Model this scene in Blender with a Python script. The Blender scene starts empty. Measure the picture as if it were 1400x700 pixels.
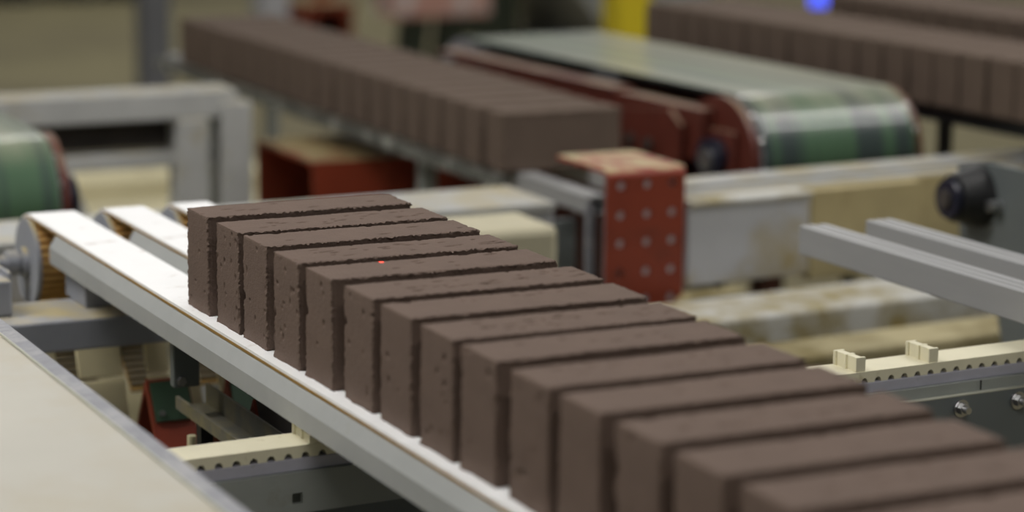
import bpy, bmesh, math, random
import numpy as np
from mathutils import Matrix, Vector

scene = bpy.context.scene
col = scene.collection
R = math.radians
ZB = 0.95            # height of the brick belt above the hall floor; all coordinates below count from the belt
random.seed(7)

# ------------------------------------------------------------------ camera
CAM = Vector((-0.83187519, -2.49392526, 0.56684235))
F_PX, PITCH, YAW, ROLL = 3454.61, 0.193791836, 0.451755162, 0.0100872987
fw = Vector((math.sin(YAW)*math.cos(PITCH), math.cos(YAW)*math.cos(PITCH), -math.sin(PITCH)))
rt = Vector((math.cos(YAW), -math.sin(YAW), 0))
up = rt.cross(fw)
r2 = rt*math.cos(ROLL) + up*math.sin(ROLL)
u2 = -rt*math.sin(ROLL) + up*math.cos(ROLL)
cam_data = bpy.data.cameras.new('camera')
cam = bpy.data.objects.new('camera', cam_data)
col.objects.link(cam)
cam.matrix_world = Matrix(((r2.x, u2.x, -fw.x, CAM.x), (r2.y, u2.y, -fw.y, CAM.y), (r2.z, u2.z, -fw.z, CAM.z+ZB), (0, 0, 0, 1)))
cam_data.sensor_width = 36
cam_data.lens = F_PX/1400*36
cam_data.clip_start = 0.05
cam_data.clip_end = 100
cam_data.dof.use_dof = True
cam_data.dof.focus_distance = (Vector((0.03, -0.16, 0.06))-CAM).dot(fw)
cam_data.dof.aperture_fstop = 3.1
scene.camera = cam

# ------------------------------------------------------------------ light
scene.view_settings.view_transform = 'Standard'
scene.view_settings.look = 'None'
scene.view_settings.gamma = 1
scene.view_settings.use_curve_mapping = False
scene.view_settings.exposure = 0.5
scene.cycles.use_light_tree = False          # nine lamps only; the weak laser must be sampled too
world = bpy.data.worlds.new('hall_air')
scene.world = world
world.use_nodes = True
bg = world.node_tree.nodes['Background']
bg.inputs[0].default_value = (0.93, 0.97, 1.0, 1)
bg.inputs[1].default_value = 0.09

def tube_lamp(x, y, z, sx, sy, power, tilt=(0, 0, 0), color=(1, 0.97, 0.93)):
    d = bpy.data.lights.new('ceiling_tube', 'AREA')
    d.shape = 'RECTANGLE'; d.size = sx; d.size_y = sy; d.energy = power; d.color = color
    o = bpy.data.objects.new('ceiling_tube', d)
    col.objects.link(o)
    o.location = (x, y, z+ZB); o.rotation_euler = tilt
    return o

# hall lamps under the roof: x, y, height above the belt, length, width, power
for x_, y_, z_, l_, w_, p_ in ((-2.0, 0.7, 2.9, 2.4, 0.3, 84), (-0.9, -4.2, 3.4, 2.4, 0.3, 50), (4.0, 0.6, 3.4, 3.4, 0.16, 55), (4.2, -0.95, 3.4, 3.4, 0.16, 50),
                       (1.0, 6.5, 4.4, 2.4, 0.3, 42), (5.0, 7.5, 4.4, 2.4, 0.3, 50), (2.5, 12.0, 4.4, 2.4, 0.3, 42), (7.5, 12.0, 4.4, 2.4, 0.3, 46)):
    tube_lamp(x_, y_, z_, l_, w_, p_)

# ------------------------------------------------------------------ materials
def lin(c):
    return tuple(((v/255)/12.92 if v/255 <= 0.04045 else ((v/255+0.055)/1.055)**2.4) for v in c) + (1,)

MATS = {}
def mat(name, c, rough=0.6, metal=0.0, scale=20, var=0.25, c2=None, mixlo=0.45, mixhi=0.65, bump=0.0, bscale=200,
        dust=None, dlo=0.35, dhi=0.6, dscale=12, stretch=(1, 1, 1), emit=None, coat=0.0, spec=0.5, dust_all=False, dnz=(0.5, 0.9), dstretch=(1, 1, 1)):
    m = bpy.data.materials.new(name); m.use_nodes = True
    nt = m.node_tree; N = nt.nodes; K = nt.links
    b = N['Principled BSDF']
    b.inputs['Roughness'].default_value = rough
    b.inputs['Metallic'].default_value = metal
    b.inputs['Coat Weight'].default_value = coat
    b.inputs['Specular IOR Level'].default_value = spec
    tc = N.new('ShaderNodeTexCoord'); mp = N.new('ShaderNodeMapping'); mp.inputs['Scale'].default_value = stretch
    K.new(tc.outputs['Object'], mp.inputs[0])
    nz = N.new('ShaderNodeTexNoise'); nz.inputs['Scale'].default_value = scale; nz.inputs['Detail'].default_value = 6; nz.inputs['Roughness'].default_value = 0.65
    K.new(mp.outputs[0], nz.inputs['Vector'])
    rp = N.new('ShaderNodeValToRGB')
    cl = lin(c)
    ca = tuple(v*(1-var) for v in cl[:3])+(1,); cb = tuple(min(1, v*(1+var*0.6)) for v in cl[:3])+(1,)
    rp.color_ramp.elements[0].position = 0.25; rp.color_ramp.elements[1].position = 0.75
    rp.color_ramp.elements[0].color = ca; rp.color_ramp.elements[1].color = cb
    K.new(nz.outputs['Fac'], rp.inputs[0])
    out = rp.outputs[0]
    if c2:
        n2 = N.new('ShaderNodeTexNoise'); n2.inputs['Scale'].default_value = scale*0.55; n2.inputs['Detail'].default_value = 8; n2.inputs['Roughness'].default_value = 0.7
        m2 = N.new('ShaderNodeMapping'); m2.inputs['Location'].default_value = (3.1, 1.7, 0.4); m2.inputs['Scale'].default_value = stretch
        K.new(tc.outputs['Object'], m2.inputs[0]); K.new(m2.outputs[0], n2.inputs['Vector'])
        mr = N.new('ShaderNodeMapRange'); mr.inputs[1].default_value = mixlo; mr.inputs[2].default_value = mixhi
        K.new(n2.outputs['Fac'], mr.inputs[0])
        mx = N.new('ShaderNodeMix'); mx.data_type = 'RGBA'
        K.new(mr.outputs[0], mx.inputs[0]); K.new(out, mx.inputs[6]); mx.inputs[7].default_value = lin(c2)
        out = mx.outputs[2]
    if dust:
        n3 = N.new('ShaderNodeTexNoise'); n3.inputs['Scale'].default_value = dscale; n3.inputs['Detail'].default_value = 7
        m3 = N.new('ShaderNodeMapping'); m3.inputs['Scale'].default_value = dstretch
        K.new(tc.outputs['Object'], m3.inputs[0]); K.new(m3.outputs[0], n3.inputs['Vector'])
        mr = N.new('ShaderNodeMapRange'); mr.inputs[1].default_value = dlo; mr.inputs[2].default_value = dhi
        K.new(n3.outputs['Fac'], mr.inputs[0])
        fac = mr.outputs[0]
        if not dust_all:                       # clay dust settles on what faces up
            ge = N.new('ShaderNodeNewGeometry'); sp = N.new('ShaderNodeSeparateXYZ'); K.new(ge.outputs['True Normal'], sp.inputs[0])
            ms = N.new('ShaderNodeMapRange'); ms.inputs[1].default_value = dnz[0]; ms.inputs[2].default_value = dnz[1]
            K.new(sp.outputs['Z'], ms.inputs[0])
            mu = N.new('ShaderNodeMath'); mu.operation = 'MULTIPLY'
            K.new(mr.outputs[0], mu.inputs[0]); K.new(ms.outputs[0], mu.inputs[1]); fac = mu.outputs[0]
        mx = N.new('ShaderNodeMix'); mx.data_type = 'RGBA'
        K.new(fac, mx.inputs[0]); K.new(out, mx.inputs[6]); mx.inputs[7].default_value = lin(dust)
        out = mx.outputs[2]
    K.new(out, b.inputs['Base Color'])
    if bump:
        nb = N.new('ShaderNodeTexNoise'); nb.inputs['Scale'].default_value = bscale; nb.inputs['Detail'].default_value = 5
        K.new(mp.outputs[0], nb.inputs['Vector'])
        bp = N.new('ShaderNodeBump'); bp.inputs['Strength'].default_value = bump; bp.inputs['Distance'].default_value = 0.002
        K.new(nb.outputs['Fac'], bp.inputs['Height']); K.new(bp.outputs[0], b.inputs['Normal'])
    if emit:
        b.inputs['Emission Color'].default_value = lin(emit[0]); b.inputs['Emission Strength'].default_value = emit[1]
    MATS[name] = m
    return m

DUST = (172, 158, 118)
clay = mat('wet_clay', (107, 90, 80), 0.82, scale=35, var=0.12, bump=0.35, bscale=520, spec=0.3)
clay_back = mat('wet_clay_grey', (104, 89, 78), 0.85, scale=30, var=0.12, bump=0.3, bscale=300, spec=0.3)
white_belt = mat('white_belt', (247, 247, 247), 0.55, scale=30, var=0.03, c2=(165, 145, 128), mixlo=0.60, mixhi=0.76, stretch=(1.0, 1.6, 1))
belt_core = mat('tan_belt_core', (150, 118, 58), 0.7, scale=60, var=0.3)
tan_teeth = mat('tan_pulley_teeth', (205, 164, 98), 0.6, scale=40, var=0.25)
grey_rail = mat('grey_plastic_rail', (168, 170, 168), 0.45, scale=18, var=0.08, c2=(150, 140, 95), mixlo=0.66, mixhi=0.8)
grey_steel = mat('grey_painted_steel', (150, 153, 161), 0.5, scale=14, var=0.12, dust=DUST, dlo=0.35, dhi=0.55)
grey_dirty = mat('light_grey_steel', (178, 179, 177), 0.5, scale=10, var=0.15, c2=(150, 138, 100), mixlo=0.55, mixhi=0.75, dust=DUST, dlo=0.4, dhi=0.7)
green_grey = mat('green_grey_steel', (150, 154, 149), 0.5, scale=10, var=0.12, c2=(120, 112, 85), mixlo=0.6, mixhi=0.8)
dark_plate = mat('dark_grey_plate', (104, 110, 110), 0.42, scale=8, var=0.1)
bright_edge = mat('pale_edge', (190, 190, 175), 0.4, metal=0.3, scale=30, var=0.1)  # paler metal for thin edge strips
galv = mat('galvanised_steel', (140, 141, 147), 0.45, metal=0.3, scale=60, var=0.2, c2=(165, 164, 166), mixlo=0.45, mixhi=0.65)
alu = mat('aluminium', (168, 168, 168), 0.42, metal=0.15, scale=25, var=0.08, stretch=(1, 0.2, 1))
bolt_metal = mat('zinc_bolt', (185, 185, 185), 0.28, metal=0.9, scale=60, var=0.1)
tray_cream = mat('dusty_cream_sheet', (188, 185, 174), 0.5, scale=4, var=0.07, c2=(176, 164, 138), mixlo=0.45, mixhi=0.75)
cream_belt = mat('cream_toothed_belt', (226, 220, 192), 0.55, scale=25, var=0.06, c2=(165, 150, 100), mixlo=0.62, mixhi=0.78)
violet_rail = mat('violet_grey_slide_rail', (176, 175, 186), 0.45, scale=30, var=0.1, c2=(110, 100, 75), mixlo=0.68, mixhi=0.78)
cream_panel = mat('dusty_cream_panel', (222, 212, 172), 0.7, scale=9, var=0.12, c2=(140, 125, 85), mixlo=0.58, mixhi=0.8)
ribbed_dark = mat('dark_ribbed_belt', (96, 86, 62), 0.7, scale=40, var=0.3)
red = mat('red_paint', (142, 58, 34), 0.5, scale=14, var=0.22, c2=(90, 40, 30), mixlo=0.55, mixhi=0.8, dust=(176, 156, 112), dlo=0.3, dhi=0.5)
red_clean = mat('red_oxide_paint', (138, 56, 34), 0.5, scale=14, var=0.2, c2=(85, 42, 32), mixlo=0.55, mixhi=0.8)
red_shaded = mat('shaded_red_paint', (92, 40, 29), 0.5, scale=14, var=0.2, dust=(140, 116, 94), dlo=0.3, dhi=0.55)  # red paint with the shade on the conveyor frames put in, plus dust
red_flange = mat('red_flange_paint', (150, 62, 45), 0.5, scale=20, var=0.2, dust=(182, 166, 122), dlo=0.42, dhi=0.56, dscale=22)
green_pad = mat('green_pad', (52, 78, 56), 0.6, scale=40, var=0.2)
carrier_grey = mat('scuffed_dark_steel', (74, 68, 64), 0.6, scale=18, var=0.25)
black = mat('black_steel', (26, 26, 27), 0.5, scale=20, var=0.3)
shade_dark = mat('shade_dark_pan', (30, 28, 25), 0.7, scale=6, var=0.4)  # near-black colour stands in for the shade under the belts
motor_blue = mat('dark_blue_motor', (34, 36, 52), 0.35, scale=20, var=0.2)
yellow = mat('yellow_paint', (214, 192, 30), 0.5, scale=8, var=0.06)
beam_dusty = mat('dust_caked_beam', (176, 165, 128), 0.75, scale=7, var=0.22, c2=(112, 98, 52), mixlo=0.42, mixhi=0.62, bump=0.6, bscale=60)
beam_white = mat('worn_white_beam', (205, 205, 200), 0.5, scale=9, var=0.1, c2=(150, 135, 85), mixlo=0.44, mixhi=0.58)
beige_block = mat('beige_block', (194, 187, 160), 0.65, scale=12, var=0.1)
plate_blue_grey = mat('pale_grey_plate', (186, 188, 194), 0.45, scale=8, var=0.1, c2=(165, 150, 108), mixlo=0.5, mixhi=0.68)
plate_cream = mat('stained_cream_plate', (176, 162, 120), 0.6, scale=9, var=0.15, c2=(125, 105, 50), mixlo=0.6, mixhi=0.8)
floor_mat = mat('dusty_concrete', (142, 134, 100), 0.85, scale=0.9, var=0.12, c2=(118, 110, 84), mixlo=0.4, mixhi=0.65)
col_grey = mat('grey_column_paint', (112, 113, 118), 0.55, scale=4, var=0.1)
col_pale = mat('pale_column_paint', (186, 186, 192), 0.5, scale=4, var=0.06)
pink_top = mat('pinkish_panel', (196, 150, 138), 0.5, scale=5, var=0.1, c2=(205, 200, 200), mixlo=0.5, mixhi=0.55)
dark_green = mat('dark_green_paint', (48, 56, 42), 0.6, scale=6, var=0.15)
sheet_grey = mat('bright_sheet_metal', (176, 178, 176), 0.35, metal=0.3, scale=4, var=0.1)
lamp_blue = mat('blue_indicator', (70, 90, 255), 0.4, var=0.02, emit=((80, 100, 255), 0.9))
leaf_green = mat('green_paint', (78, 120, 66), 0.55, scale=8, var=0.1)

# green belt: dirt runs in lengthwise streaks (local x), as the bricks rub it
def belt_green():
    m = mat('green_belt', (96, 132, 92), 0.3, scale=9, var=0.1, c2=(188, 192, 168), mixlo=0.46, mixhi=0.62, stretch=(2.2, 0.12, 0.12), coat=0.3)
    return m
green_belt = belt_green()

def striped(name, base, stripe, sc):
    m = mat(name, base, 0.32, scale=9, var=0.1, coat=0.35, dust=(158, 160, 138), dlo=0.28, dhi=0.62, dscale=14, dnz=(0.6, 1.0), dstretch=(1.6, 0.06, 0.06))
    nt = m.node_tree; N = nt.nodes; K = nt.links; b = N['Principled BSDF']
    src = b.inputs['Base Color'].links[0].from_socket
    tc = N.new('ShaderNodeTexCoord'); mp = N.new('ShaderNodeMapping'); mp.inputs['Scale'].default_value = (sc, 0.3, 0.3)
    K.new(tc.outputs['Object'], mp.inputs[0])
    nz = N.new('ShaderNodeTexNoise'); nz.inputs['Scale'].default_value = 1; nz.inputs['Detail'].default_value = 1.5; K.new(mp.outputs[0], nz.inputs['Vector'])
    mr = N.new('ShaderNodeMapRange'); mr.inputs[1].default_value = 0.46; mr.inputs[2].default_value = 0.56; K.new(nz.outputs['Fac'], mr.inputs[0])
    mx = N.new('ShaderNodeMix'); mx.data_type = 'RGBA'; K.new(mr.outputs[0], mx.inputs[0]); mx.inputs[7].default_value = lin(stripe)
    dm = src.node
    prev = dm.inputs[6].links[0].from_socket
    K.new(prev, mx.inputs[6]); K.new(mx.outputs[2], dm.inputs[6])
    return m
green_drum = striped('green_belt_streaked', (76, 104, 78), (58, 70, 68), 24)

# ------------------------------------------------------------------ mesh helpers
class G:
    def __init__(s): s.v = []; s.f = []
    def add(s, vs, fs):
        n = len(s.v); s.v += [tuple(p) for p in vs]; s.f += [tuple(i+n for i in f) for f in fs]; return s
    def box(s, x0, x1, y0, y1, z0, z1):
        return s.add([(x0, y0, z0), (x1, y0, z0), (x1, y1, z0), (x0, y1, z0), (x0, y0, z1), (x1, y0, z1), (x1, y1, z1), (x0, y1, z1)],
                     [(0, 3, 2, 1), (4, 5, 6, 7), (0, 1, 5, 4), (1, 2, 6, 5), (2, 3, 7, 6), (3, 0, 4, 7)])
    def cyl(s, p0, p1, r, n=24, r1=None):
        p0 = Vector(p0); p1 = Vector(p1); d = (p1-p0).normalized()
        a = d.orthogonal().normalized(); b = d.cross(a); r1 = r if r1 is None else r1
        vs = []
        for p, q in ((p0, r), (p1, r1)):
            for i in range(n):
                t = 2*math.pi*i/n; vs.append(p+a*(q*math.cos(t))+b*(q*math.sin(t)))
        fs = [(i, (i+1) % n, n+(i+1) % n, n+i) for i in range(n)]+[tuple(range(n-1, -1, -1)), tuple(range(n, 2*n))]
        return s.add(vs, fs)
    def prism(s, pts, axis, a0, a1):
        mk = {'x': lambda a, p: (a, p[0], p[1]), 'y': lambda a, p: (p[0], a, p[1]), 'z': lambda a, p: (p[0], p[1], a)}[axis]
        n = len(pts)
        return s.add([mk(a0, p) for p in pts]+[mk(a1, p) for p in pts],
                     [(i, (i+1) % n, n+(i+1) % n, n+i) for i in range(n)]+[tuple(range(n-1, -1, -1)), tuple(range(n, 2*n))])
    def strip(s, outer, inner, axis, a0, a1, closed=False):
        """band of thickness between two polylines, swept along the axis"""
        mk = {'x': lambda a, p: (a, p[0], p[1]), 'y': lambda a, p: (p[0], a, p[1]), 'z': lambda a, p: (p[0], p[1], a)}[axis]
        n = len(outer)
        vs = [mk(a, p) for a in (a0, a1) for L in (outer, inner) for p in L]
        o0, i0, o1, i1 = 0, n, 2*n, 3*n
        fs = []
        for k in range(n if closed else n-1):
            j = (k+1) % n
            fs += [(o0+k, o0+j, o1+j, o1+k), (i0+k, i1+k, i1+j, i0+j), (o0+k, i0+k, i0+j, o0+j), (o1+k, o1+j, i1+j, i1+k)]
        if not closed:
            fs += [(o0, o1, i1, i0), (o0+n-1, i0+n-1, i1+n-1, o1+n-1)]
        return s.add(vs, fs)
    def tube(s, x0, x1, y0, y1, z0, z1, w):
        """square tube along y, open ends"""
        o = [(x0, z0), (x1, z0), (x1, z1), (x0, z1)]; i = [(x0+w, z0+w), (x1-w, z0+w), (x1-w, z1-w), (x0+w, z1-w)]
        return s.strip(o, i, 'y', y0, y1, True)

def link(o, parent=None):
    col.objects.link(o)
    if parent is not None: o.parent = parent
    return o

def thing(name, label, cat, org, rz=0, group=None, kind=None):
    o = bpy.data.objects.new(name, None); link(o)
    o.empty_display_size = 0.05
    o.location = (org[0], org[1], org[2]+ZB); o.rotation_euler = (0, 0, R(rz))
    o['org'] = list(org)
    tag(o, label, cat, group, kind)
    return o

def tag(o, label=None, cat=None, group=None, kind=None):
    if label: o['label'] = label
    if cat: o['category'] = cat
    if group: o['group'] = group
    if kind: o['kind'] = kind
    return o

def org_of(o):
    while 'org' not in o: o = o.parent
    return o['org']

def build(name, g, m, parent=None, bevel=0.0, smooth=False, org=None, label=None, seg=2):
    """parent given: a part (coordinates as in the scene); otherwise a thing of one mesh with its origin at org"""
    og = org if org is not None else (org_of(parent) if parent is not None else (0, 0, 0))
    me = bpy.data.meshes.new(name)
    me.from_pydata([(x-og[0], y-og[1], z-og[2]) for x, y, z in g.v], [], g.f)
    bm = bmesh.new(); bm.from_mesh(me); bmesh.ops.recalc_face_normals(bm, faces=bm.faces); bm.to_mesh(me); bm.free()
    me.materials.append(m)
    o = bpy.data.objects.new(name, me); link(o, parent)
    if parent is None:
        o.location = (og[0], og[1], og[2]+ZB); o['org'] = list(og)
    if bevel:
        b = o.modifiers.new('bevel', 'BEVEL'); b.width = bevel; b.segments = seg; b.limit_method = 'ANGLE'; b.angle_limit = R(35)
    if smooth:
        me.shade_smooth()
        e = me.attributes.get('sharp_edge')
        me.set_sharp_from_angle(angle=R(38))
    if label: o['label'] = label
    return o

def dup(root, loc=None, label=None, rz=None):
    c = root.copy(); link(c)
    if loc is not None: c.location = (loc[0], loc[1], loc[2]+ZB)
    if rz is not None: c.rotation_euler = (0, 0, R(rz))
    if label: c['label'] = label
    for ch in root.children:
        d = ch.copy(); link(d, c)
        for gr in ch.children:
            e = gr.copy(); link(e, d)
    return c

ORD = ['first', 'second', 'third', 'fourth', 'fifth', 'sixth', 'seventh', 'eighth', 'ninth', 'tenth', 'eleventh', 'twelfth', 'thirteenth',
       'fourteenth', 'fifteenth', 'sixteenth', 'seventeenth', 'eighteenth', 'nineteenth', 'twentieth', 'twenty-first', 'twenty-second', 'twenty-third', 'twenty-fourth']

# ------------------------------------------------------------------ the hall floor
g = G().box(-9, 22, -6, 26, -ZB-0.1, -ZB)
tag(build('floor', g, floor_mat), 'dusty beige concrete hall floor', None, None, 'structure')

# ------------------------------------------------------------------ clay bricks
BL, BT, BH = 0.228, 0.0639, 0.1035
def hash3(i, j, k, s):
    h = (i*374761393+j*668265263+k*2147483647+s*974634777) & 0xffffffff
    h = ((h ^ (h >> 13))*1274126177) & 0xffffffff
    h = ((h ^ (h >> 16))*2246822519) & 0xffffffff
    return ((h ^ (h >> 15)) & 0xffffff)/float(0xffffff)*2-1
def noise(p, sc, s):
    q = np.asarray(p)*sc+97.3; i = np.floor(q).astype(np.int64); f = q-i; f = f*f*(3-2*f); r = 0
    for a in (0, 1):
        for b in (0, 1):
            for c in (0, 1):
                w = (f[:, 0] if a else 1-f[:, 0])*(f[:, 1] if b else 1-f[:, 1])*(f[:, 2] if c else 1-f[:, 2])
                r = r+w*hash3(i[:, 0]+a, i[:, 1]+b, i[:, 2]+c, s)
    return r

def brick_mesh(name, seed, res, pores, m):
    nx, ny, nz = [max(4, int(round(d/res))) for d in (BL, BT, BH)]
    quads = []
    def grid(a, b, fn, flip):
        I, J = np.meshgrid(np.arange(a), np.arange(b), indexing='ij'); I = I.ravel(); J = J.ravel()
        c = [fn(I, J), fn(I+1, J), fn(I+1, J+1), fn(I, J+1)]
        if flip: c = c[::-1]
        quads.append(np.stack(c, 1))
    S = lambda x, y, z: (x*(ny+1)+y)*(nz+1)+z
    grid(nx, ny, lambda i, j: S(i, j, 0), True); grid(nx, ny, lambda i, j: S(i, j, nz), False)
    grid(nx, nz, lambda i, j: S(i, 0, j), False); grid(nx, nz, lambda i, j: S(i, ny, j), True)
    grid(ny, nz, lambda i, j: S(0, i, j), True); grid(ny, nz, lambda i, j: S(nx, i, j), False)
    q = np.concatenate(quads)
    ids, inv = np.unique(q.ravel(), return_inverse=True)
    k = ids % (nz+1); j = (ids//(nz+1)) % (ny+1); i = ids//((nz+1)*(ny+1))
    lat = np.stack([i/nx*BL, j/ny*BT-BT, k/nz*BH], 1)           # local: x 0..L, y -T..0 (front at -T), z 0..H
    nrm = np.stack([(i == nx)*1.-(i == 0), (j == ny)*1.-(j == 0), (k == nz)*1.-(k == 0)], 1)
    dist = np.stack([np.minimum(lat[:, 0], BL-lat[:, 0]), np.minimum(-lat[:, 1], lat[:, 1]+BT), np.minimum(lat[:, 2], BH-lat[:, 2])], 1)
    edge = np.sort(dist, 1)[:, 1]
    p = lat.copy()
    nn = nrm/np.maximum(1, np.linalg.norm(nrm, axis=1))[:, None]
    p += nn*(noise(lat, 18, seed)*0.0005+noise(lat, 420, seed+1)*0.00018)[:, None]
    # soft rounding of the edges and small chips
    rnd = np.clip(1-edge/0.0022, 0, 1)
    p -= nn*(rnd*(0.0004+0.0009*np.clip(noise(lat, 350, seed+2), 0, 1)))[:, None]
    chip = np.clip(noise(lat, 110, seed+3)-0.5, 0, 1)*np.clip(1-edge/0.006, 0, 1)
    p -= nn*(chip*0.010)[:, None]
    # torn burr where the cutting wire left the clay: the front (-y) edges
    front = np.clip(1-(lat[:, 1]+BT)/0.0045, 0, 1)*np.clip(1-edge/0.0045, 0, 1)
    b = np.abs(noise(lat, 520, seed+4))*0.9+0.5*np.clip(noise(lat, 200, seed+5), 0, 1)
    p[:, 1] -= front*b*0.0038
    p[:, 2] += front*(noise(lat, 480, seed+6))*0.0017*(k == nz)
    p[:, 0] += front*(noise(lat, 480, seed+7))*0.0022*((i == 0)*1.+(i == nx))
    # back edges: a finer ragged lip
    back = np.clip(1+lat[:, 1]/0.003, 0, 1)*np.clip(1-edge/0.003, 0, 1)
    p[:, 1] += back*np.clip(noise(lat, 480, seed+8), -0.3, 1)*0.0014
    p[:, 0] -= back*(i == 0)*np.abs(noise(lat, 480, seed+9))*0.0018
    # squashed foot
    foot = np.clip(1-lat[:, 2]/0.007, 0, 1)
    p[:, 1] -= foot*(j == 0)*np.clip(noise(lat, 40, seed+10), 0, 1)*0.004
    p[:, 0] -= foot*(i == 0)*np.clip(noise(lat, 60, seed+11)+0.2, 0, 1)*0.0018
    # open pores on the top and the end face
    rg = np.random.RandomState(seed)
    for n_ in range(pores):
        if rg.rand() < 0.68:
            cx, cy = rg.uniform(0.03, BL-0.006), -BT*rg.uniform(0.15, 0.75)
            sel = k == nz; ex = rg.uniform(0.0015, 0.0055); ey = rg.uniform(0.0009, 0.0017)
            d = ((lat[:, 0]-cx)/ex)**2+((lat[:, 1]-cy-0.15*(lat[:, 0]-cx))/ey)**2
            p[:, 2] -= sel*np.exp(-d)*rg.uniform(0.003, 0.0065)
        else:
            cy, cz = -BT*rg.uniform(0.1, 0.95), BH*rg.uniform(0.08, 0.95)
            sel = i == 0; ey = rg.uniform(0.001, 0.002); ez = rg.uniform(0.001, 0.003)
            d = ((lat[:, 1]-cy)/ey)**2+((lat[:, 2]-cz)/ez)**2
            p[:, 0] += sel*np.exp(-d)*rg.uniform(0.002, 0.0042)
    p[:, 2] = np.where(k == 0, 0, np.maximum(p[:, 2], 0.0))
    me = bpy.data.meshes.new(name)
    nq = len(q)
    me.vertices.add(len(p)); me.vertices.foreach_set('co', p.astype(np.float32).ravel())
    me.loops.add(nq*4); me.loops.foreach_set('vertex_index', inv.ravel().astype(np.int32))
    me.polygons.add(nq); me.polygons.foreach_set('loop_start', np.arange(0, nq*4, 4, dtype=np.int32))
    me.update(calc_edges=True); me.validate()
    me.shade_smooth()
    me.materials.append(m)
    return me

YB = [0, -.092, -.170, -.260, -.343, -.434, -.519, -.606, -.687, -.780, -.863, -.952, -1.040, -1.126, -1.213, -1.300, -1.386]
rr = random.Random(3)
for n, y in enumerate(YB):
    pitted = n % 2 == 1
    me = brick_mesh('clay_brick', 11+n*13, 0.0010 if n < 5 else (0.0015 if n < 9 else 0.0028), (38 if pitted else 10), clay)
    o = bpy.data.objects.new('clay_brick', me); link(o)
    o.location = (rr.uniform(-0.0012, 0.0012), y, ZB)
    o.rotation_euler = (0, 0, R(rr.uniform(-0.25, 0.25)))
    tag(o, 'wet brown clay brick on the white belts, %s from the toothed pulleys' % ORD[n], 'brick', 'bricks standing on the white belts')

back_meshes = [brick_mesh('clay_brick', 900+n*17, 0.006, 4, clay_back) for n in range(4)]
def brick_row(org, rz, ys, label, group, jitter=0.002):
    for n, y in enumerate(ys):
        o = bpy.data.objects.new('clay_brick', back_meshes[rr.randrange(4)]); link(o)
        v = Matrix.Rotation(R(rz), 3, 'Z') @ Vector((rr.uniform(-jitter, jitter), y, 0))
        o.location = (org[0]+v.x, org[1]+v.y, org[2]+ZB)
        o.rotation_euler = (0, 0, R(rz+rr.uniform(-0.3, 0.3)))
        tag(o, label % ORD[n], 'brick', group)

# row on the lowered rails behind the red perforated bracket
brick_row((1.008, 1.345, -0.1255), 0, [BT+0.087*n for n in range(20)],
          'brown clay brick on the square rails, %s from the red perforated bracket', 'bricks on the lowered square rails')
# rows beyond the green conveyor
brick_row((1.844, 1.014, -0.0385), 4, [1.20-0.074*n for n in range(22)],
          'dark clay brick in the row beside the green conveyor, %s from the yellow post', 'bricks in the row beside the green conveyor')
brick_row((2.27, 1.95, -0.0385), 4.5, [0.30-0.078*n for n in range(12)],
          'clay brick in the farthest row, %s from the green post', 'bricks in the farthest row')

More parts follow.
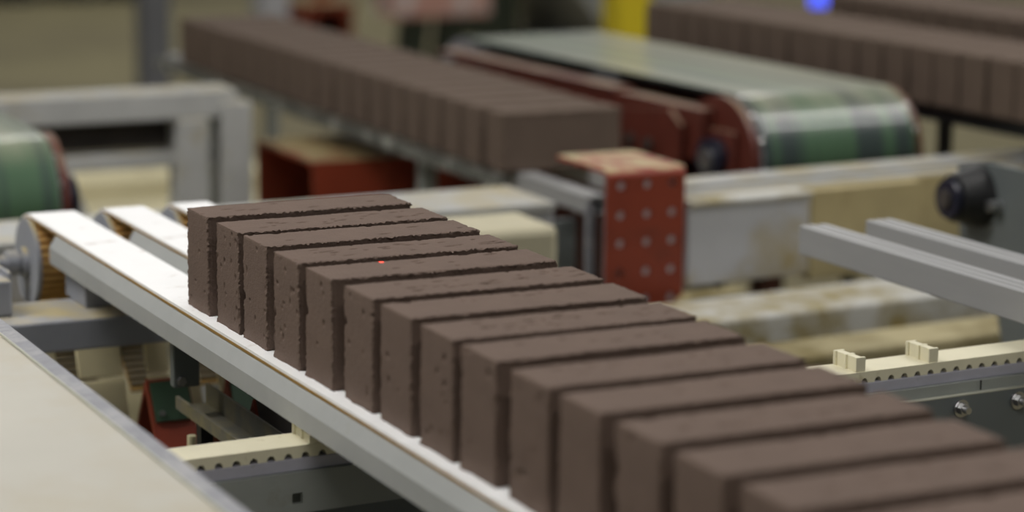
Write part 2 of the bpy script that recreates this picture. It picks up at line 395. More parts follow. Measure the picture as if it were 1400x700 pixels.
# ------------------------------------------------------------------ white toothed belts carrying the bricks
YC, ZC, RO = 0.588, -0.061, 0.061
def belt_path(r, y_front):
    pts = [(y_front, ZC+r)]
    pts += [(y, ZC+r) for y in (-1.2, -0.6, 0.0, 0.4)]
    for a in range(90, -55, -7):
        pts.append((YC+r*math.cos(R(a)), ZC+r*math.sin(R(a))))
    a = R(-50); e = (YC+r*math.cos(a), ZC+r*math.sin(a)); d = (math.sin(a), -math.cos(a))
    for t in (0.06, 0.12, 0.175): pts.append((e[0]+d[0]*t, e[1]+d[1]*t))
    return pts
def belt_conveyor(x0, x1, label):
    t = thing('toothed_belt_conveyor', label, 'conveyor', ((x0+x1)/2, 0, -0.05), 0, 'white toothed belt conveyors')
    yf = -1.85
    build('belt', G().strip(belt_path(RO, yf), belt_path(RO-0.0028, yf), 'x', x0, x1), white_belt, t)
    build('belt_core', G().strip(belt_path(RO-0.0028, yf), belt_path(RO-0.0055, yf), 'x', x0-0.0006, x1+0.0006), belt_core, t)
    # teeth under the descending run
    a = R(-50); e = (YC+(RO-0.0055)*math.cos(a), ZC+(RO-0.0055)*math.sin(a)); d = (math.sin(a), -math.cos(a)); nrm = (-math.cos(a), -math.sin(a))
    g = G()
    for k in range(17):
        s = 0.006+k*0.0098
        q = [(e[0]+d[0]*s, e[1]+d[1]*s), (e[0]+d[0]*(s+0.0055), e[1]+d[1]*(s+0.0055))]
        g.prism([q[0], q[1], (q[1][0]+nrm[0]*0.004, q[1][1]+nrm[1]*0.004), (q[0][0]+nrm[0]*0.004, q[0][1]+nrm[1]*0.004)], 'x', x0+0.001, x1-0.001)
    build('belt_teeth', g, ribbed_dark, t)
    # guide rail with a sloping shoulder
    prof = [(x0-0.001, -0.0062), (x0-0.009, -0.020), (x0-0.009, -0.040), (x0+0.004, -0.044), (x1-0.004, -0.044), (x1+0.009, -0.040), (x1+0.009, -0.020), (x1+0.001, -0.0062)]
    rail = G().prism(prof, 'y', yf+0.05, 0.464)
    build('guide_rail', rail, grey_rail, t, bevel=0.0008)
    # toothed pulley
    ro, ri, nt = RO-0.0058, RO-0.0105, 34
    pts = []
    for k in range(nt):
        for f, r_ in ((0.0, ro), (0.52, ro), (0.60, ri), (0.92, ri)):
            th = 2*math.pi*(k+f)/nt; pts.append((YC+r_*math.cos(th), ZC+r_*math.sin(th)))
    pu = build('pulley', G().prism(pts, 'x', x0+0.001, x1-0.001), tan_teeth, t)
    for xa, xb in ((x0-0.005, x0+0.001), (x1-0.001, x1+0.005)):
        build('flange', G().cyl((xa, YC, ZC), (xb, YC, ZC), 0.0560, 48), grey_steel, pu, bevel=0.0008)
    build('hub', G().cyl((x0-0.012, YC, ZC), (x0-0.005, YC, ZC), 0.019, 28), grey_steel, pu, bevel=0.001)
    return t
belt_conveyor(-0.013, 0.047, 'white toothed belt conveyor under the left ends of the bricks')
belt_conveyor(0.086, 0.138, 'white toothed belt conveyor under the middle of the bricks')
belt_conveyor(0.176, 0.224, 'white toothed belt conveyor under the right ends of the bricks')

t = thing('pulley_shaft', 'grey steel shaft carrying the toothed pulleys', 'shaft', (0, YC, ZC))
build('rod', G().cyl((-0.20, YC, ZC), (0.42, YC, ZC), 0.0105, 28), grey_steel, t, smooth=True)
build('collar', G().cyl((-0.045, YC, ZC), (-0.030, YC, ZC), 0.016, 28), grey_steel, t, smooth=True)

t = thing('bearing_block', 'grey bearing block with a dusty top at the shaft end', 'bearing', (-0.11, 0.42, -0.11))
build('housing', G().box(-0.135, -0.100, 0.345, 0.60, -0.0748, -0.032), grey_steel, t, bevel=0.003)
build('cover_plate', G().box(-0.100, -0.096, 0.36, 0.59, -0.0748, -0.026), grey_steel, t, bevel=0.001)

t = thing('support_trestle', 'grey steel cross frame with short posts under the white belt rails', 'frame', (0, 0.36, -ZB))
build('crossbeam', G().box(-0.34, 0.36, 0.30, 0.42, -0.112, -0.075), grey_steel, t, bevel=0.003)
for x in (-0.010, 0.093, 0.181):
    build('post', G().box(x, x+0.034, 0.355, 0.44 if x < 0 else 0.41, -0.075, -0.044), grey_steel, t, bevel=0.002)
for x in (-0.33, 0.31):
    build('leg', G().box(x, x+0.045, 0.335, 0.385, -ZB, -0.112), grey_steel, t, bevel=0.002)
t = thing('hanging_post', 'dark grey post hanging below the white belt rail', 'post', (0.015, 0.08, -0.108))
build('upright', G().box(0.004, 0.034, 0.068, 0.082, -0.108, -0.044), dark_plate, t, bevel=0.002)
build('bolt', G().cyl((0.012, 0.062, -0.100), (0.012, 0.068, -0.100), 0.005, 6), bolt_metal, t)

# ------------------------------------------------------------------ tray table at the left
t = thing('side_table', 'cream sheet-topped table with a galvanised edge beside the belt', 'table', (-0.6, -0.8, -ZB))
build('top', G().box(-1.05, -0.236, -1.75, 0.10, 0.010, 0.0175), tray_cream, t)
build('edge_strip', G().prism([(-0.237, 0.0190), (-0.222, 0.0205), (-0.220, 0.0185), (-0.220, -0.020), (-0.223, -0.020), (-0.223, 0.0085), (-0.237, 0.0085)], 'y', -1.75, 0.10), galv, t, bevel=0.0006)
build('edge_bead', G().cyl((-0.2375, -1.75, 0.0185), (-0.2375, 0.10, 0.0185), 0.0014, 10), bright_edge, t, smooth=True)
for x in (-1.02, -0.30):
    for y in (-1.70, 0.02):
        build('leg', G().box(x, x+0.04, y, y+0.04, -ZB, 0.010), grey_steel, t, bevel=0.002)

# ------------------------------------------------------------------ cross conveyor (toothed cream belt passing under the bricks)
CX = (0.30, -0.345, -0.055)
t = thing('cross_belt_conveyor', 'cream toothed belt with upright cleats crossing under the brick row', 'conveyor', (CX[0], CX[1], -ZB), 2.9)
Y0, Y1 = CX[1]-0.022, CX[1]+0.022
def notched(x0, x1, pitch, r, z_top, z_bot):
    top = [(x0, z_top)]; bot = [(x0, z_bot)]
    n = int((x1-x0)/pitch)
    for k in range(n):
        c = x0+(k+0.5)*pitch
        for a in (180, 150, 120, 90, 60, 30, 0):
            x = c+r*math.cos(R(a)); bot.append((x, z_bot+1.25*r*math.sin(R(a)))); top.append((x, z_top))
    top.append((x0+n*pitch, z_top)); bot.append((x0+n*pitch, z_bot))
    return top, bot
tp, bt = notched(-0.75, 1.55, 0.0172, 0.0042, -0.055, -0.067)
belt = build('belt', G().strip(tp, bt, 'y', Y0, Y1), cream_belt, t)
def cleat(x, zt):
    g = G()
    g.box(x-0.004, x+0.004, Y0+0.003, Y1-0.003, -0.0552, zt-0.0005)
    for y in (Y0+0.0015, (Y0+Y1)/2-0.002, Y1-0.0055):
        g.box(x-0.0062, x+0.0062, y, y+0.004, -0.0552, zt)
    build('cleat', g, cream_belt, t, bevel=0.0006)
for x, zt in ((-0.008, -0.0450), (0.613, -0.0395), (0.708, -0.0395)): cleat(x, zt)
build('slide_rail', G().box(-0.75, 1.55, Y0-0.001, Y1+0.001, -0.0785, -0.0672), violet_rail, t, bevel=0.0006)
# frame plate with a square hole in it
HX, HZ, HR = -0.030, -0.1035, 0.0052
g = G()
for a in ((-0.75, HX-HR, -0.118, -0.081), (HX+HR, 0.40, -0.118, -0.081), (HX-HR, HX+HR, -0.118, HZ-HR), (HX-HR, HX+HR, HZ+HR, -0.081)):
    g.box(a[0], a[1], Y0-0.006, Y0-0.001, a[2], a[3])
g.box(-0.75, 0.40, Y0-0.006, Y1+0.006, -0.081, -0.0787)
build('frame_plate', g, green_grey, t)
build('frame_web', G().box(-0.75, 0.40, Y1, Y1+0.005, -0.20, -0.081), dark_plate, t)
build('upper_plate', G().box(0.401, 1.55, Y0-0.006, Y1+0.006, -0.094, -0.0787), green_grey, t)
sp = build('side_plate', G().box(0.46, 1.55, Y0-0.013, Y0-0.0062, -0.36, -0.0915), dark_plate, t)
build('plate_edge', G().box(0.46, 1.55, Y0-0.0132, Y0-0.0060, -0.0915, -0.0903), bright_edge, sp)
build('plate_joint', G().box(0.766, 0.7675, Y0-0.0068, Y0-0.0058, -0.0895, -0.079), black, t)
for x in (0.735, 0.812, 0.90, 1.10):
    z = -0.1045
    w = build('bolt_washer', G().cyl((x, Y0-0.013, z), (x, Y0-0.0155, z), 0.0098, 28), bolt_metal, t, smooth=True)
    build('bolt_head', G().cyl((x, Y0-0.0155, z), (x, Y0-0.0215, z), 0.0068, 6), bolt_metal, w, bevel=0.0005)
    build('bolt_end', G().cyl((x, Y0-0.0215, z), (x, Y0-0.0275, z), 0.0038, 16), bolt_metal, w, smooth=True)
for x in (-0.70, 1.45):
    build('leg', G().box(x, x+0.05, Y0, Y1, -ZB, -0.0787), green_grey, t, bevel=0.002)

# ------------------------------------------------------------------ machinery below the belts
t = thing('shade_pan', 'added dark pan standing in for the shade beneath the belt conveyors', 'pan', (0.2, -0.3, -ZB))  # added sheet: keeps the gaps below the belts dark, in place of real shade
build('sheet', G().box(-0.21, 0.80, -1.3, 0.285, -0.435, -0.42), shade_dark, t)
for x in (-0.20, 0.75):
    for y in (-1.27, 0.23):
        build('leg', G().box(x, x+0.04, y, y+0.04, -ZB, -0.435), black, t)

def carrier(org, x0, x1, zr, zf, hw, label, shell, pad=True):
    t = thing('ridge_carrier', label, 'carrier', org)
    y = org[1]; w = 0.004
    out = [(y-hw, zf), (y, zr), (y+hw, zf)]; inn = [(y-hw+w*1.2, zf), (y, zr-w*2.2), (y+hw-w*1.2, zf)]
    build('shell', G().strip(out, inn, 'x', x0, x1), shell, t)
    lip = [(y-hw-0.0005, zf-0.0005), (y, zr+0.0012), (y+hw+0.0005, zf-0.0005)]; lin_ = [(y-hw+w*1.6, zf-0.0005), (y, zr-w*2.8), (y+hw-w*1.6, zf-0.0005)]
    build('end_lip', G().strip(lip, lin_, 'x', x0-0.002, x0+0.001), red_clean, t)
    s = ((zr-zf)/hw)
    if pad:
        f0, f1 = 0.04, 0.48
        a = (y-hw*f0, zr-(zr-zf)*f0); b = (y-hw*f1, zr-(zr-zf)*f1); nv = Vector((-s, 1)).normalized()*0.0035
        nv = (-(zr-zf)/math.hypot(zr-zf, hw)*0.0035, hw/math.hypot(zr-zf, hw)*0.0035)
        p = build('pad', G().prism([a, b, (b[0]+nv[0], b[1]+nv[1]), (a[0]+nv[0], a[1]+nv[1])], 'x', x0+0.002, x1-0.002), green_pad, t)
        for x in (x0+0.010, x1-0.010):
            c = (y-hw*0.40, zr-(zr-zf)*0.40)
            build('bolt', G().cyl((x, c[0]+nv[0], c[1]+nv[1]), (x, c[0]+nv[0]*1.9, c[1]+nv[1]*1.9), 0.0035, 12), bolt_metal, p)
    return t
carrier((0.07, 0.28, -0.245), 0.040, 0.090, -0.150, -0.245, 0.055, 'red ridge-shaped carrier with a green pad beside the hanging post', red_clean)
carrier((0.17, 0.30, -0.26), 0.146, 0.205, -0.163, -0.26, 0.052, 'red ridge-shaped carrier with a green pad beyond the dirty channel', red_clean)
carrier((0.12, 0.0, -0.205), 0.072, 0.19, -0.112, -0.205, 0.058, 'dark steel ridge-shaped carrier with a red open end by the cross belt', carrier_grey, pad=False)
for x, z, lb in ((0.062, -0.245, 'dark chain rail under the red carrier beside the hanging post'), (0.172, -0.26, 'dark chain rail under the padded carrier beyond the dirty channel')):
    t = thing('chain_rail', lb, 'rail', (x, 0.2, -0.42))
    zt = z
    build('bar', G().box(x-0.012, x+0.012, -0.10, 0.325, zt-0.02, zt), black, t)
    for y in (-0.08, 0.25): build('support', G().box(x-0.008, x+0.008, y, y+0.02, -0.42, zt-0.02), black, t)
t = thing('steel_channel', 'dirty galvanised channel below the hanging post', 'channel', (0.042, 0.0, -0.42))
prof = [(0.022, -0.144), (0.060, -0.144), (0.060, -0.118), (0.057, -0.118), (0.057, -0.141), (0.026, -0.141), (0.026, -0.130), (0.022, -0.130)]
build('profile', G().prism(prof, 'y', -0.17, 0.118), mat('dirty_channel', (112, 110, 102), 0.5, metal=0.2, scale=14, var=0.25, c2=(150, 140, 100), mixlo=0.5, mixhi=0.7), t)
for y in (-0.16, 0.05): build('support', G().box(0.028, 0.042, y, y+0.015, -0.42, -0.144), black, t)
tag(build('plastic_peg', G().cyl((0.034, 0.1, -0.42), (0.034, 0.1, -0.172), 0.005, 12), cream_panel, org=(0.034, 0.1, -0.42)), 'thin cream peg standing in the dark pan by the red carrier', 'peg')
t = thing('tension_roller', 'dark roller below the pulleys that the belts run down to', 'roller', (0.1, 0.50, -ZB))
build('drum', G().cyl((-0.05, 0.50, -0.285), (0.27, 0.50, -0.285), 0.022, 32), ribbed_dark, t, smooth=True)
for x in (-0.06, 0.27): build('bracket', G().box(x, x+0.01, 0.485, 0.515, -ZB, -0.27), black, t)

t = thing('guard_panel_stand', 'row of dusty cream guard panels below the trestle in front of the descending belts', 'panel', (0.2, 0.44, -ZB))
for x0, x1 in ((0.000, 0.056), (0.086, 0.114), (0.121, 0.152), (0.176, 0.26), (-0.12, -0.026)):
    for z0, z1 in ((-0.178, -0.118), (-0.30, -0.182)):
        ya, yb = 0.372+(z0+0.30)*0.40, 0.372+(z1+0.30)*0.40
        build('panel', G().prism([(ya, z0), (yb, z1), (yb+0.008, z1), (ya+0.008, z0)], 'x', x0, x1), cream_panel, t, bevel=0.002)
build('sill', G().box(-0.14, 0.28, 0.370, 0.384, -0.315, -0.3005), carrier_grey, t)
for x in (-0.14, 0.265): build('leg', G().box(x, x+0.02, 0.370, 0.384, -ZB, -0.315), grey_steel, t)

# ------------------------------------------------------------------ long beams behind the belts
t = thing('steel_beam', 'long pale grey steel beam behind the toothed pulleys', 'beam', (0.2, 1.03, -ZB))
build('flange', G().box(-0.9, 0.90, 0.92, 1.095, -0.112, -0.100), grey_dirty, t, bevel=0.002)
build('web', G().box(-0.9, 0.90, 0.93, 0.938, -0.235, -0.112), plate_blue_grey, t)
for x in (-0.85, 0.55): build('leg', G().box(x, x+0.06, 0.95, 1.02, -ZB, -0.112), grey_dirty, t)

BR = (1.0, 0.90, -ZB)
t = thing('steel_beam', 'long dusty steel beam in front of the green conveyor drum', 'beam', BR, 4)
build('flange', G().box(1.10, 2.35, 0.905, 0.935, -0.112, -0.100), grey_dirty, t, bevel=0.002)
build('flange', G().box(1.10, 2.35, 0.965, 1.03, -0.112, -0.098), grey_dirty, t, bevel=0.002)
build('slot', G().box(1.10, 2.35, 0.935, 0.965, -0.135, -0.125), carrier_grey, t)
build('web', G().box(1.10, 2.35, 0.895, 0.904, -0.24, -0.104), plate_cream, t)
fp = build('face_plate', G().box(1.10, 1.335, 0.86, 0.885, -0.24, -0.108), plate_blue_grey, t, bevel=0.003)
build('lip', G().box(1.10, 1.335, 0.852, 0.895, -0.111, -0.104), beam_white, fp, bevel=0.002)
build('face_plate', G().box(1.338, 1.56, 0.862, 0.887, -0.25, -0.104), plate_cream, t, bevel=0.003)
for x in (1.15, 2.25): build('leg', G().box(x, x+0.06, 0.94, 1.0, -ZB, -0.135), grey_dirty, t)

def low_beam(x0, x1, y0, y1, z0, z1, m, label, rz=4):
    t = thing('dusty_beam', label, 'beam', (x0, (y0+y1)/2, -ZB), rz)
    build('bar', G().box(x0, x1, y0, y1, z0, z1), m, t, bevel=0.006)
    for x in (x0+0.08, x1-0.14): build('leg', G().box(x, x+0.05, y0+0.02, y1-0.02, -ZB, z0), carrier_grey, t)
low_beam(0.95, 1.9, 0.66, 0.80, -0.30, -0.246, beam_white, 'worn white beam caked with dust low behind the brick row')
low_beam(1.0, 1.9, 0.50, 0.60, -0.33, -0.272, beam_dusty, 'clay-caked beam low between the brick row and worn white beam')
low_beam(0.95, 1.30, 0.28, 0.40, -0.36, -0.30, beam_dusty, 'clay-caked beam lowest behind the brick row, next to the cross conveyor')

t = thing('beige_block', 'beige rounded block beside the end of the square rail', 'block', (0.77, 0.85, -ZB))
build('body', G().box(0.60, 0.825, 0.76, 0.895, -0.235, -0.103), beige_block, t, bevel=0.012)
build('foot', G().box(0.66, 0.72, 0.80, 0.86, -ZB, -0.235), grey_dirty, t)
t = thing('rail_end_plate', 'greenish grey upright plate under the square rail end', 'plate', (0.95, 1.06, -ZB))
build('sheet', G().box(0.84, 1.03, 1.105, 1.115, -0.40, -0.165), dark_plate, t)
build('post', G().box(0.885, 0.925, 1.117, 1.157, -ZB, -0.19), green_grey, t)
build('strip', G().box(0.945, 0.957, 0.900, 0.912, -0.30, -0.105), galv, t)

# ------------------------------------------------------------------ red perforated bracket
t = thing('perforated_bracket', 'red bent bracket with rows of round holes and a dusty top flange', 'bracket', (1.02, 0.9, -ZB))
def perforated(x0, x1, z0, z1, y0, y1, xs, zs, r):
    g = G(); xc = [x0]+[(a+b)/2 for a, b in zip(xs, xs[1:])]+[x1]; zc = [z0]+[(a+b)/2 for a, b in zip(zs, zs[1:])]+[z1]
    for i, x in enumerate(xs):
        for k, z in enumerate(zs):
            sq = []; ring = []
            angs = [math.atan2(b-z, a-x) for a, b in ((xc[i+1], zc[k+1]), (xc[i], zc[k+1]), (xc[i], zc[k]), (xc[i+1], zc[k]))]
            al = sorted(set([2*math.pi*n/20 for n in range(20)]+[a % (2*math.pi) for a in angs]))
            for a in al:
                c, s = math.cos(a), math.sin(a)
                tx = ((xc[i+1] if c > 0 else xc[i])-x)/c if abs(c) > 1e-9 else 1e9
                tz = ((zc[k+1] if s > 0 else zc[k])-z)/s if abs(s) > 1e-9 else 1e9
                q = min(tx, tz); sq.append((x+c*q, z+s*q)); ring.append((x+c*r, z+s*r))
            n = len(al)
            vs = [(p[0], y, p[1]) for y in (y0, y1) for L in (sq, ring) for p in L]
            fs = []
            for m_ in range(n):
                j = (m_+1) % n
                fs += [(m_, j, n+j, n+m_), (2*n+m_, 3*n+m_, 3*n+j, 2*n+j), (n+m_, n+j, 3*n+j, 3*n+m_), (m_, 2*n+m_, 2*n+j, j)]
            g.add(vs, fs)
    return g
bx0, bx1 = 0.956, 1.092
build('front_plate', perforated(bx0, bx1, -0.275, -0.057, 0.860, 0.866, [0.980, 1.026, 1.070], [-0.250, -0.206, -0.160, -0.116, -0.070], 0.0062), red_clean, t)
arc = [(0.866+0.0*0, -0.057)]
out = [(0.860, -0.057)]+[(0.872-0.012*math.cos(R(a)), -0.057+0.012*math.sin(R(a))) for a in (20, 40, 60, 80, 90)]+[(1.03, -0.045)]
inn = [(0.866, -0.057)]+[(0.872-0.006*math.cos(R(a)), -0.057+0.006*math.sin(R(a))) for a in (20, 40, 60, 80, 90)]+[(1.03, -0.051)]
build('top_flange', G().strip(out, inn, 'x', bx0-0.0, bx1), red_flange, t)
build('backing_plate', G().box(0.960, 1.088, 0.876, 0.880, -0.272, -0.062), galv, t)
for ix, x in enumerate((0.980, 1.026, 1.070)):
    for iz, z in enumerate((-0.250, -0.206, -0.160, -0.116, -0.070)):
        if (ix, iz) not in ((0, 1), (2, 4), (0, 0)):
            build('pale_hole_disc', G().cyl((x, 0.8625, z), (x, 0.872, z), 0.0060, 16), col_pale, t)  # pale discs added so these holes look bright; the others stay open
build('post', G().box(1.035, 1.075, 0.881, 0.89, -ZB, -0.24), red_clean, t)
build('clamp', G().box(1.09, 1.19, 0.835, 0.865, -0.262, -0.245), beam_dusty, t, bevel=0.003)
build('clamp_bolt', G().cyl((1.085, 0.852, -0.262), (1.085, 0.828, -0.262), 0.014, 10), beam_dusty, t, bevel=0.002)

# ------------------------------------------------------------------ square rails under the second brick row
def square_rail(x0, y0, label):
    t = thing('square_rail', label, 'rail', (x0+0.016, 2.1, -ZB), 0, 'square rails under the second brick row')
    build('tube', G().tube(x0, x0+0.033, y0, 3.25, -0.1560, -0.1262, 0.003), alu, t)
    for y in (1.75, 2.95): build('leg', G().box(x0+0.003, x0+0.03, y, y+0.03, -ZB, -0.1560), green_grey, t)
square_rail(1.040, 1.085, 'square aluminium tube rail with an open end left of the red bracket')
square_rail(1.180, 1.10, 'square aluminium tube rail under the right ends of the second row')
t = thing('rail_skirt', 'dirty dark side strip along the rails of the second row', 'strip', (1.0, 2.2, -0.16))
build('bar', G().box(0.996, 1.006, 1.32, 3.2, -0.150, -0.128), mat('speckled_strip', (92, 92, 86), 0.6, scale=45, var=0.5, c2=(165, 165, 155), mixlo=0.52, mixhi=0.62), t)
for y in (1.45, 2.2, 3.0): build('bracket', G().box(1.006, 1.040, y, y+0.03, -0.150, -0.146), black, t)

# red box beam under the second row
t = thing('box_beam', 'red hollow box beam with a dusty top under the second brick row', 'beam', (1.2, 2.18, -ZB))
g = G().strip([(2.02, -0.36), (2.34, -0.36), (2.34, -0.200), (2.02, -0.200)], [(2.028, -0.352), (2.332, -0.352), (2.332, -0.208), (2.028, -0.208)], 'x', 0.93, 1.29, True)
build('shell', g, red, t)
for x in (0.98, 1.22): build('leg', G().box(x, x+0.04, 2.10, 2.14, -ZB, -0.36), red_clean, t)

# ------------------------------------------------------------------ pair of aluminium bars at the right
def alu_bar(x0, w, label):
    t = thing('aluminium_bar', label, 'bar', (x0+w/2, 0.144, -ZB), 1.5, 'aluminium bars over the cross conveyor')
    p = [(x0, -0.036), (x0+w, -0.036), (x0+w, 0.0), (x0+w*0.70, 0.0), (x0+w*0.70, -0.004), (x0+w*0.60, -0.004), (x0+w*0.60, 0.0), (x0+w*0.34, 0.0),
         (x0+w*0.34, -0.003), (x0+w*0.27, -0.003), (x0+w*0.27, 0.0), (x0, 0.0)]
    build('profile', G().prism(p, 'y', -1.0, 0.144), alu, t, bevel=0.0015)
    build('post', G().box(x0+0.004, x0+w-0.004, -0.95, -0.91, -ZB, -0.036), grey_steel, t)
alu_bar(0.846, 0.040, 'grooved aluminium bar that reaches over the cross conveyor, nearer the bricks')
alu_bar(0.945, 0.038, 'grooved aluminium bar that reaches over the cross conveyor, nearer the bearing plate')

# bearing plate at the right edge
t = thing('bearing_plate', 'grey side plate carrying a black flange bearing', 'plate', (1.35, 0.2, -ZB))
pl = [(0.503, -0.008), (0.43, 0.006), (0.05, 0.012), (0.05, -0.60), (0.26, -0.60), (0.40, -0.19), (0.490, -0.13)]
build('plate', G().prism(pl, 'x', 1.345, 1.356), dark_plate, t)
hb = build('bearing_housing', G().cyl((1.345, 0.452, -0.045), (1.300, 0.452, -0.045), 0.046, 36, 0.034), black, t, smooth=True)
build('bearing_ring', G().cyl((1.3005, 0.452, -0.045), (1.290, 0.452, -0.045), 0.028, 32), motor_blue, hb, smooth=True)
build('shaft_end', G().cyl((1.291, 0.452, -0.045), (1.283, 0.452, -0.045), 0.013, 24), carrier_grey, hb, smooth=True)
for y, z in ((0.505, -0.034), (0.400, -0.050)):
    build('bolt', G().cyl((1.345, y, z), (1.325, y, z), 0.009, 6), bolt_metal, t, bevel=0.001)
build('foot', G().box(1.357, 1.40, 0.08, 0.24, -ZB, -0.55), dark_plate, t)

# ------------------------------------------------------------------ green belt conveyors
def green_conveyor(org, rz, w, y_far, label, r=0.085, left_detail=True):
    """org: middle of the belt width over the drum axis, z = belt top"""
    t = thing('green_belt_conveyor', label, 'conveyor', (org[0], org[1], -ZB), rz, 'green belt conveyors')
    x0, x1 = org[0]-w/2, org[0]+w/2; yc = org[1]; zc = org[2]-r
    outer = [(y_far, zc+r)]+[(yc+(y_far-yc)*k/8, zc+r) for k in range(7, 0, -1)]+[(yc-r*math.sin(R(a)), zc+r*math.cos(R(a))) for a in range(0, 181, 6)]+[(y_far, zc-r)]
    inner = [(p[0], p[1]) for p in outer]
    ri = r-0.005
    inner = [(y_far, zc+ri)]+[(yc+(y_far-yc)*k/8, zc+ri) for k in range(7, 0, -1)]+[(yc-ri*math.sin(R(a)), zc+ri*math.cos(R(a))) for a in range(0, 181, 6)]+[(y_far, zc-ri)]
    build('belt', G().strip(outer, inner, 'x', x0, x1), green_drum, t, smooth=True)
    dr = build('drum', G().cyl((x0-0.004, yc, zc), (x1+0.004, yc, zc), ri-0.0005, 48), galv, t, smooth=True)
    for s, xe in ((-1, x0), (1, x1)):
        a, b = (xe-0.020, xe-0.007) if s < 0 else (xe+0.007, xe+0.020)
        ch = build('cheek', G().cyl((a, yc+0.01, zc-0.006), (b, yc+0.01, zc-0.006), r+0.003, 40), red_shaded, t, smooth=True)
        c = xe-0.020 if s < 0 else xe+0.020
        for k in range(5):
            an = R(40+k*28)
            build('bolt', G().cyl((xe+s*0.001, yc-(r-0.008)*math.sin(an), zc+(r-0.008)*math.cos(an)), (xe+s*0.007, yc-(r-0.008)*math.sin(an), zc+(r-0.008)*math.cos(an)), 0.006, 10), bolt_metal, ch)
        # side frame
        fa, fb = (xe-0.050, xe-0.012) if s < 0 else (xe+0.012, xe+0.035)
        sf = build('side_frame', G().box(fa, fb, yc+0.02, y_far-0.05, zc+r-0.12, zc+r-0.028), red_shaded, t, bevel=0.003)
        if s < 0 and left_detail:
            build('skirt_panel', G().box(xe-0.046, xe-0.040, yc+0.12, y_far-0.05, -0.62, zc+r-0.121), red_shaded, t)
            build('ledge', G().box(xe-0.058, xe-0.012, yc+0.30, y_far, zc+r-0.030, zc+r-0.022), red_shaded, t)
            build('gusset', G().prism([(yc+0.06, zc-0.10), (yc+0.30, zc-0.10), (yc+0.30, zc+0.05), (yc+0.10, zc+0.075), (yc+0.06, zc+0.05)], 'x', xe-0.066, xe-0.056), red_shaded, t)
            for y in (yc+0.16, yc+0.22): build('bolt', G().cyl((xe-0.066, y, zc+0.005), (xe-0.074, y, zc+0.005), 0.011, 14), carrier_grey, t)
        hs = build('bearing', G().cyl((c, yc-0.005, zc), (c+s*0.032, yc-0.005, zc), 0.036, 28), motor_blue, t, smooth=True)
        build('bearing_cap', G().cyl((c+s*0.032, yc-0.005, zc), (c+s*0.038, yc-0.005, zc), 0.020, 24), bolt_metal, hs, smooth=True)
        build('bearing_plate', G().box(min(c, c+s*0.012), max(c, c+s*0.012), yc-0.055, yc+0.045, zc-0.075, zc+0.05), red_shaded, hs, bevel=0.004)
    for x in (x0-0.04, x1+0.005):
        for y in (yc+0.35, y_far-0.25):
            build('leg', G().box(x, x+0.04, y, y+0.05, -ZB, zc-0.02), red_shaded, t)
    build('tail_drum', G().cyl((x0, y_far, zc), (x1, y_far, zc), r-0.001, 40), galv, t, smooth=True)
    return t
green_conveyor((1.566, 1.262, 0.004), 3.4, 0.32, 2.25, 'streaked green belt conveyor with red side frames behind the red bracket', r=0.11)
green_conveyor((-0.02, 1.46, -0.028), 0, 0.52, 2.0, 'green belt conveyor with a red drum cheek beside the pale frame', r=0.11, left_detail=False)

# ------------------------------------------------------------------ pale frame at the left
t = thing('support_gantry', 'pale grey machine frame with two beams and twin posts', 'frame', (0.6, 2.22, -ZB))
build('top_beam', G().box(0.10, 0.84, 2.20, 2.30, -0.130, -0.075), grey_dirty, t, bevel=0.004)
build('lower_beam', G().box(0.10, 0.80, 2.22, 2.28, -0.225, -0.195), grey_dirty, t, bevel=0.003)
build('recess_panel', G().box(0.10, 0.80, 2.285, 2.295, -0.195, -0.13), carrier_grey, t)
for x in (0.715, 0.805): build('post', G().box(x, x+0.062, 2.19, 2.26, -ZB, -0.10 if x > 0.75 else -0.13), grey_dirty, t, bevel=0.004)
build('post', G().box(0.10, 0.16, 2.2, 2.26, -ZB, -0.13), grey_dirty, t, bevel=0.004)
build('brace', G().prism([(0.44, -0.20), (0.475, -0.20), (0.56, -0.42), (0.525, -0.42)], 'y', 2.12, 2.14), grey_dirty, t)
for k, (y, z, lb) in enumerate(((3.3, -0.50, 'dust-covered low beam seen through the pale frame, near side'), (3.9, -0.52, 'dust-covered low beam seen through the pale frame, far side'))):
    t = thing('dusty_beam', lb, 'beam', (1.0, y, -ZB))
    build('bar', G().box(0.4, 2.0, y-0.09, y+0.09, z-0.08, z), cream_panel, t, bevel=0.006)
    for x in (0.5, 1.85): build('leg', G().box(x, x+0.06, y-0.04, y+0.04, -ZB, z-0.08), cream_panel, t)

t = thing('yellow_guard', 'yellow guard box behind the left green conveyor', 'guard', (0.15, 2.3, -ZB))
build('cover', G().prism([(0.05, -0.14), (0.33, -0.14), (0.33, -0.075), (0.24, -0.045), (0.05, -0.045)], 'y', 2.32, 2.45), yellow, t, bevel=0.004)
build('stem', G().box(0.15, 0.19, 2.36, 2.40, -ZB, -0.14), carrier_grey, t)

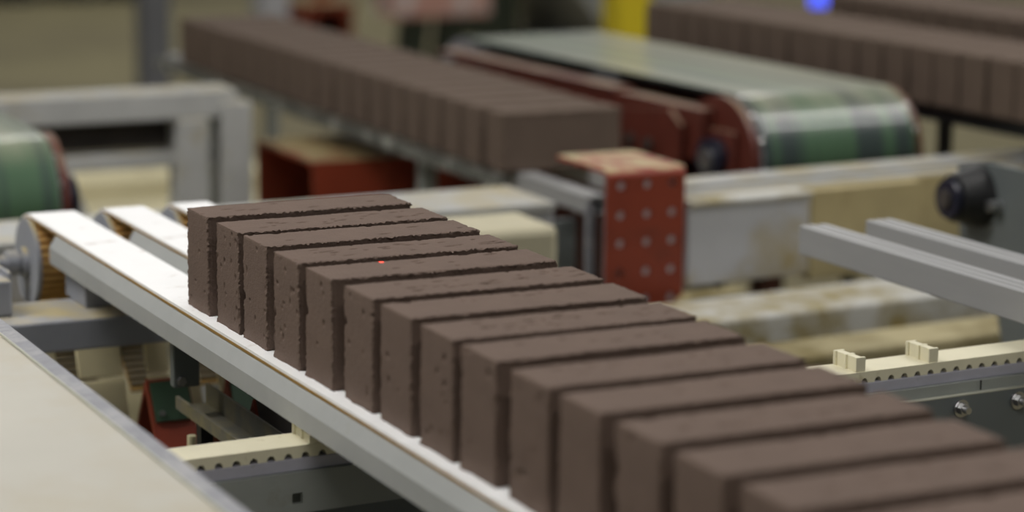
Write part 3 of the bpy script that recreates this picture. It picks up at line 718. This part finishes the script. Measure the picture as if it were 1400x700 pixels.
# ------------------------------------------------------------------ supports of the far brick rows
def row_rails(org, rz, x_off, y0, y1, z, label, group):
    t = thing('brick_rail', label, 'rail', (org[0], org[1], -ZB), rz, group)
    x = org[0]+x_off
    build('bar', G().box(x, x+0.04, org[1]+y0, org[1]+y1, z-0.03, z), black, t)
    for y in ((0.24, 0.95) if x_off < 0.1 else (0.95,)):
        y = min(y, y1-0.1)
        build('leg', G().box(x+0.010, x+0.030, org[1]+y, org[1]+y+0.02, -ZB, z-0.03), black, t)
for xo, lb in ((0.02, 'dark rail under the left ends of the bricks beside the green conveyor'), (0.17, 'dark rail under the right ends of the bricks beside the green conveyor')):
    row_rails((1.844, 1.014), 4, xo, -0.55, 1.25, -0.0390, lb, 'rails under the row beside the green conveyor')
for xo, lb in ((0.02, 'dark rail under the left ends of the farthest bricks'), (0.17, 'dark rail under the right ends of the farthest bricks')):
    row_rails((2.27, 1.95), 4.5, xo, -0.75, 0.34, -0.0390, lb, 'rails under the farthest row')

# ------------------------------------------------------------------ distant hall furniture
def column(x, y, w, h, m, label):
    t = thing('hall_column', label, 'column', (x, y, -ZB))
    a = w/2; k = w*0.08
    build('shaft', G().box(x-a, x+a, y-a, y+a, -ZB+0.012, -ZB+h), m, t, bevel=0.006)
    build('base_plate', G().box(x-a*1.3, x+a*1.3, y-a*1.3, y+a*1.3, -ZB, -ZB+0.012), m, t)
    return t
column(2.694, 8.53, 0.13, 4.5, col_grey, 'dark grey square steel column behind the pale frame')
column(3.474, 9.11, 0.145, 4.5, col_pale, 'pale grey square column behind the second brick row')
t = thing('yellow_post', 'bright yellow square post behind the green belt conveyor', 'post', (2.96, 4.50, -ZB))
build('shaft', G().box(2.90, 3.015, 4.45, 4.565, -ZB+0.015, 0.9), yellow, t, bevel=0.004)
build('base_plate', G().box(2.84, 3.075, 4.39, 4.625, -ZB, -ZB+0.015), yellow, t)
t = thing('low_stand', 'low bench with a pinkish panel top on dark splayed legs', 'bench', (4.36, 9.25, -ZB))
build('panel', G().box(4.12, 4.66, 9.10, 9.35, -ZB+0.245, -ZB+0.50), pink_top, t, bevel=0.006)
for x in (4.20, 4.40):
    build('leg', G().prism([(x, -ZB), (x+0.13, -ZB), (x+0.16, -ZB+0.245), (x+0.03, -ZB+0.245)], 'y', 9.18, 9.28), dark_green, t)
t = thing('red_stand', 'small red stand with a dark opening behind the second brick row', 'stand', (4.15, 10.2, -ZB))
for x in (4.04, 4.25): build('side', G().box(x, x+0.045, 10.05, 10.35, -ZB, -ZB+0.19), red_clean, t)
build('back', G().box(4.085, 4.25, 10.32, 10.34, -ZB, -ZB+0.19), black, t)
build('shelf', G().box(4.03, 4.30, 10.04, 10.36, -ZB+0.19, -ZB+0.235), red, t)
build('mast', G().box(4.18, 4.26, 10.28, 10.36, -ZB+0.235, -ZB+0.6), red_clean, t)
t = thing('sheet_metal_chute', 'bright sloping sheet-metal chute beside the yellow post', 'chute', (5.4, 9.9, -ZB))
build('slope', G().prism([(5.16, -ZB+0.5), (5.22, -ZB+0.5), (5.62, -ZB+0.02), (5.56, -ZB+0.02)], 'y', 9.4, 10.6), sheet_grey, t)
build('side', G().box(5.56, 5.9, 9.4, 10.6, -ZB, -ZB+0.5), sheet_grey, t)
build('body', G().box(5.08, 5.20, 9.9, 10.6, -ZB, -ZB+0.5), dark_green, t)
t = thing('dark_cabinet_row', 'dark low machine base far off on the floor', 'machine', (3.6, 12.9, -ZB))
build('body', G().box(2.6, 4.2, 12.95, 13.5, -ZB+0.12, -ZB+0.9), black, t)
for x in (2.75, 3.2, 3.6, 3.95): build('foot', G().box(x, x+0.12, 12.95, 13.4, -ZB, -ZB+0.12), black, t)
t = thing('indicator_lamp', 'glowing blue indicator lamp on a dark stem behind the brick rows', 'lamp', (3.53, 4.29, -ZB))
build('stem', G().cyl((3.53, 4.29, -ZB), (3.53, 4.29, -0.190), 0.012, 16), black, t, smooth=True)
build('lens', G().cyl((3.53, 4.29, -0.190), (3.53, 4.29, -0.10), 0.029, 24), lamp_blue, t, bevel=0.006, smooth=True)
t = thing('green_post', 'green post between the two far brick rows', 'post', (3.62, 4.25, -ZB))
build('shaft', G().box(3.60, 3.65, 4.22, 4.28, -ZB, 0.3), leaf_green, t, bevel=0.004)
build('side_strip', G().box(3.58, 3.599, 4.22, 4.28, -ZB, 0.3), dark_green, t)
t = thing('pale_cabinet', 'pale grey cabinet behind the brick rows', 'cabinet', (3.2, 4.6, -ZB))
build('body', G().box(3.30, 3.50, 4.9, 5.2, -ZB, -0.05), sheet_grey, t, bevel=0.01)
build('door', G().box(3.31, 3.49, 4.89, 4.9, -ZB+0.08, -0.08), sheet_grey, t)

# ------------------------------------------------------------------ red laser point on the fifth brick
d = bpy.data.lights.new('laser_beam', 'AREA'); d.shape = 'DISK'; d.size = 0.0032; d.spread = R(0.15); d.energy = 0.0012; d.color = (1, 0.04, 0.03)
o = bpy.data.objects.new('laser_beam', d); col.objects.link(o)
o.location = (0.0735, -0.3475, BH+1.2+ZB)
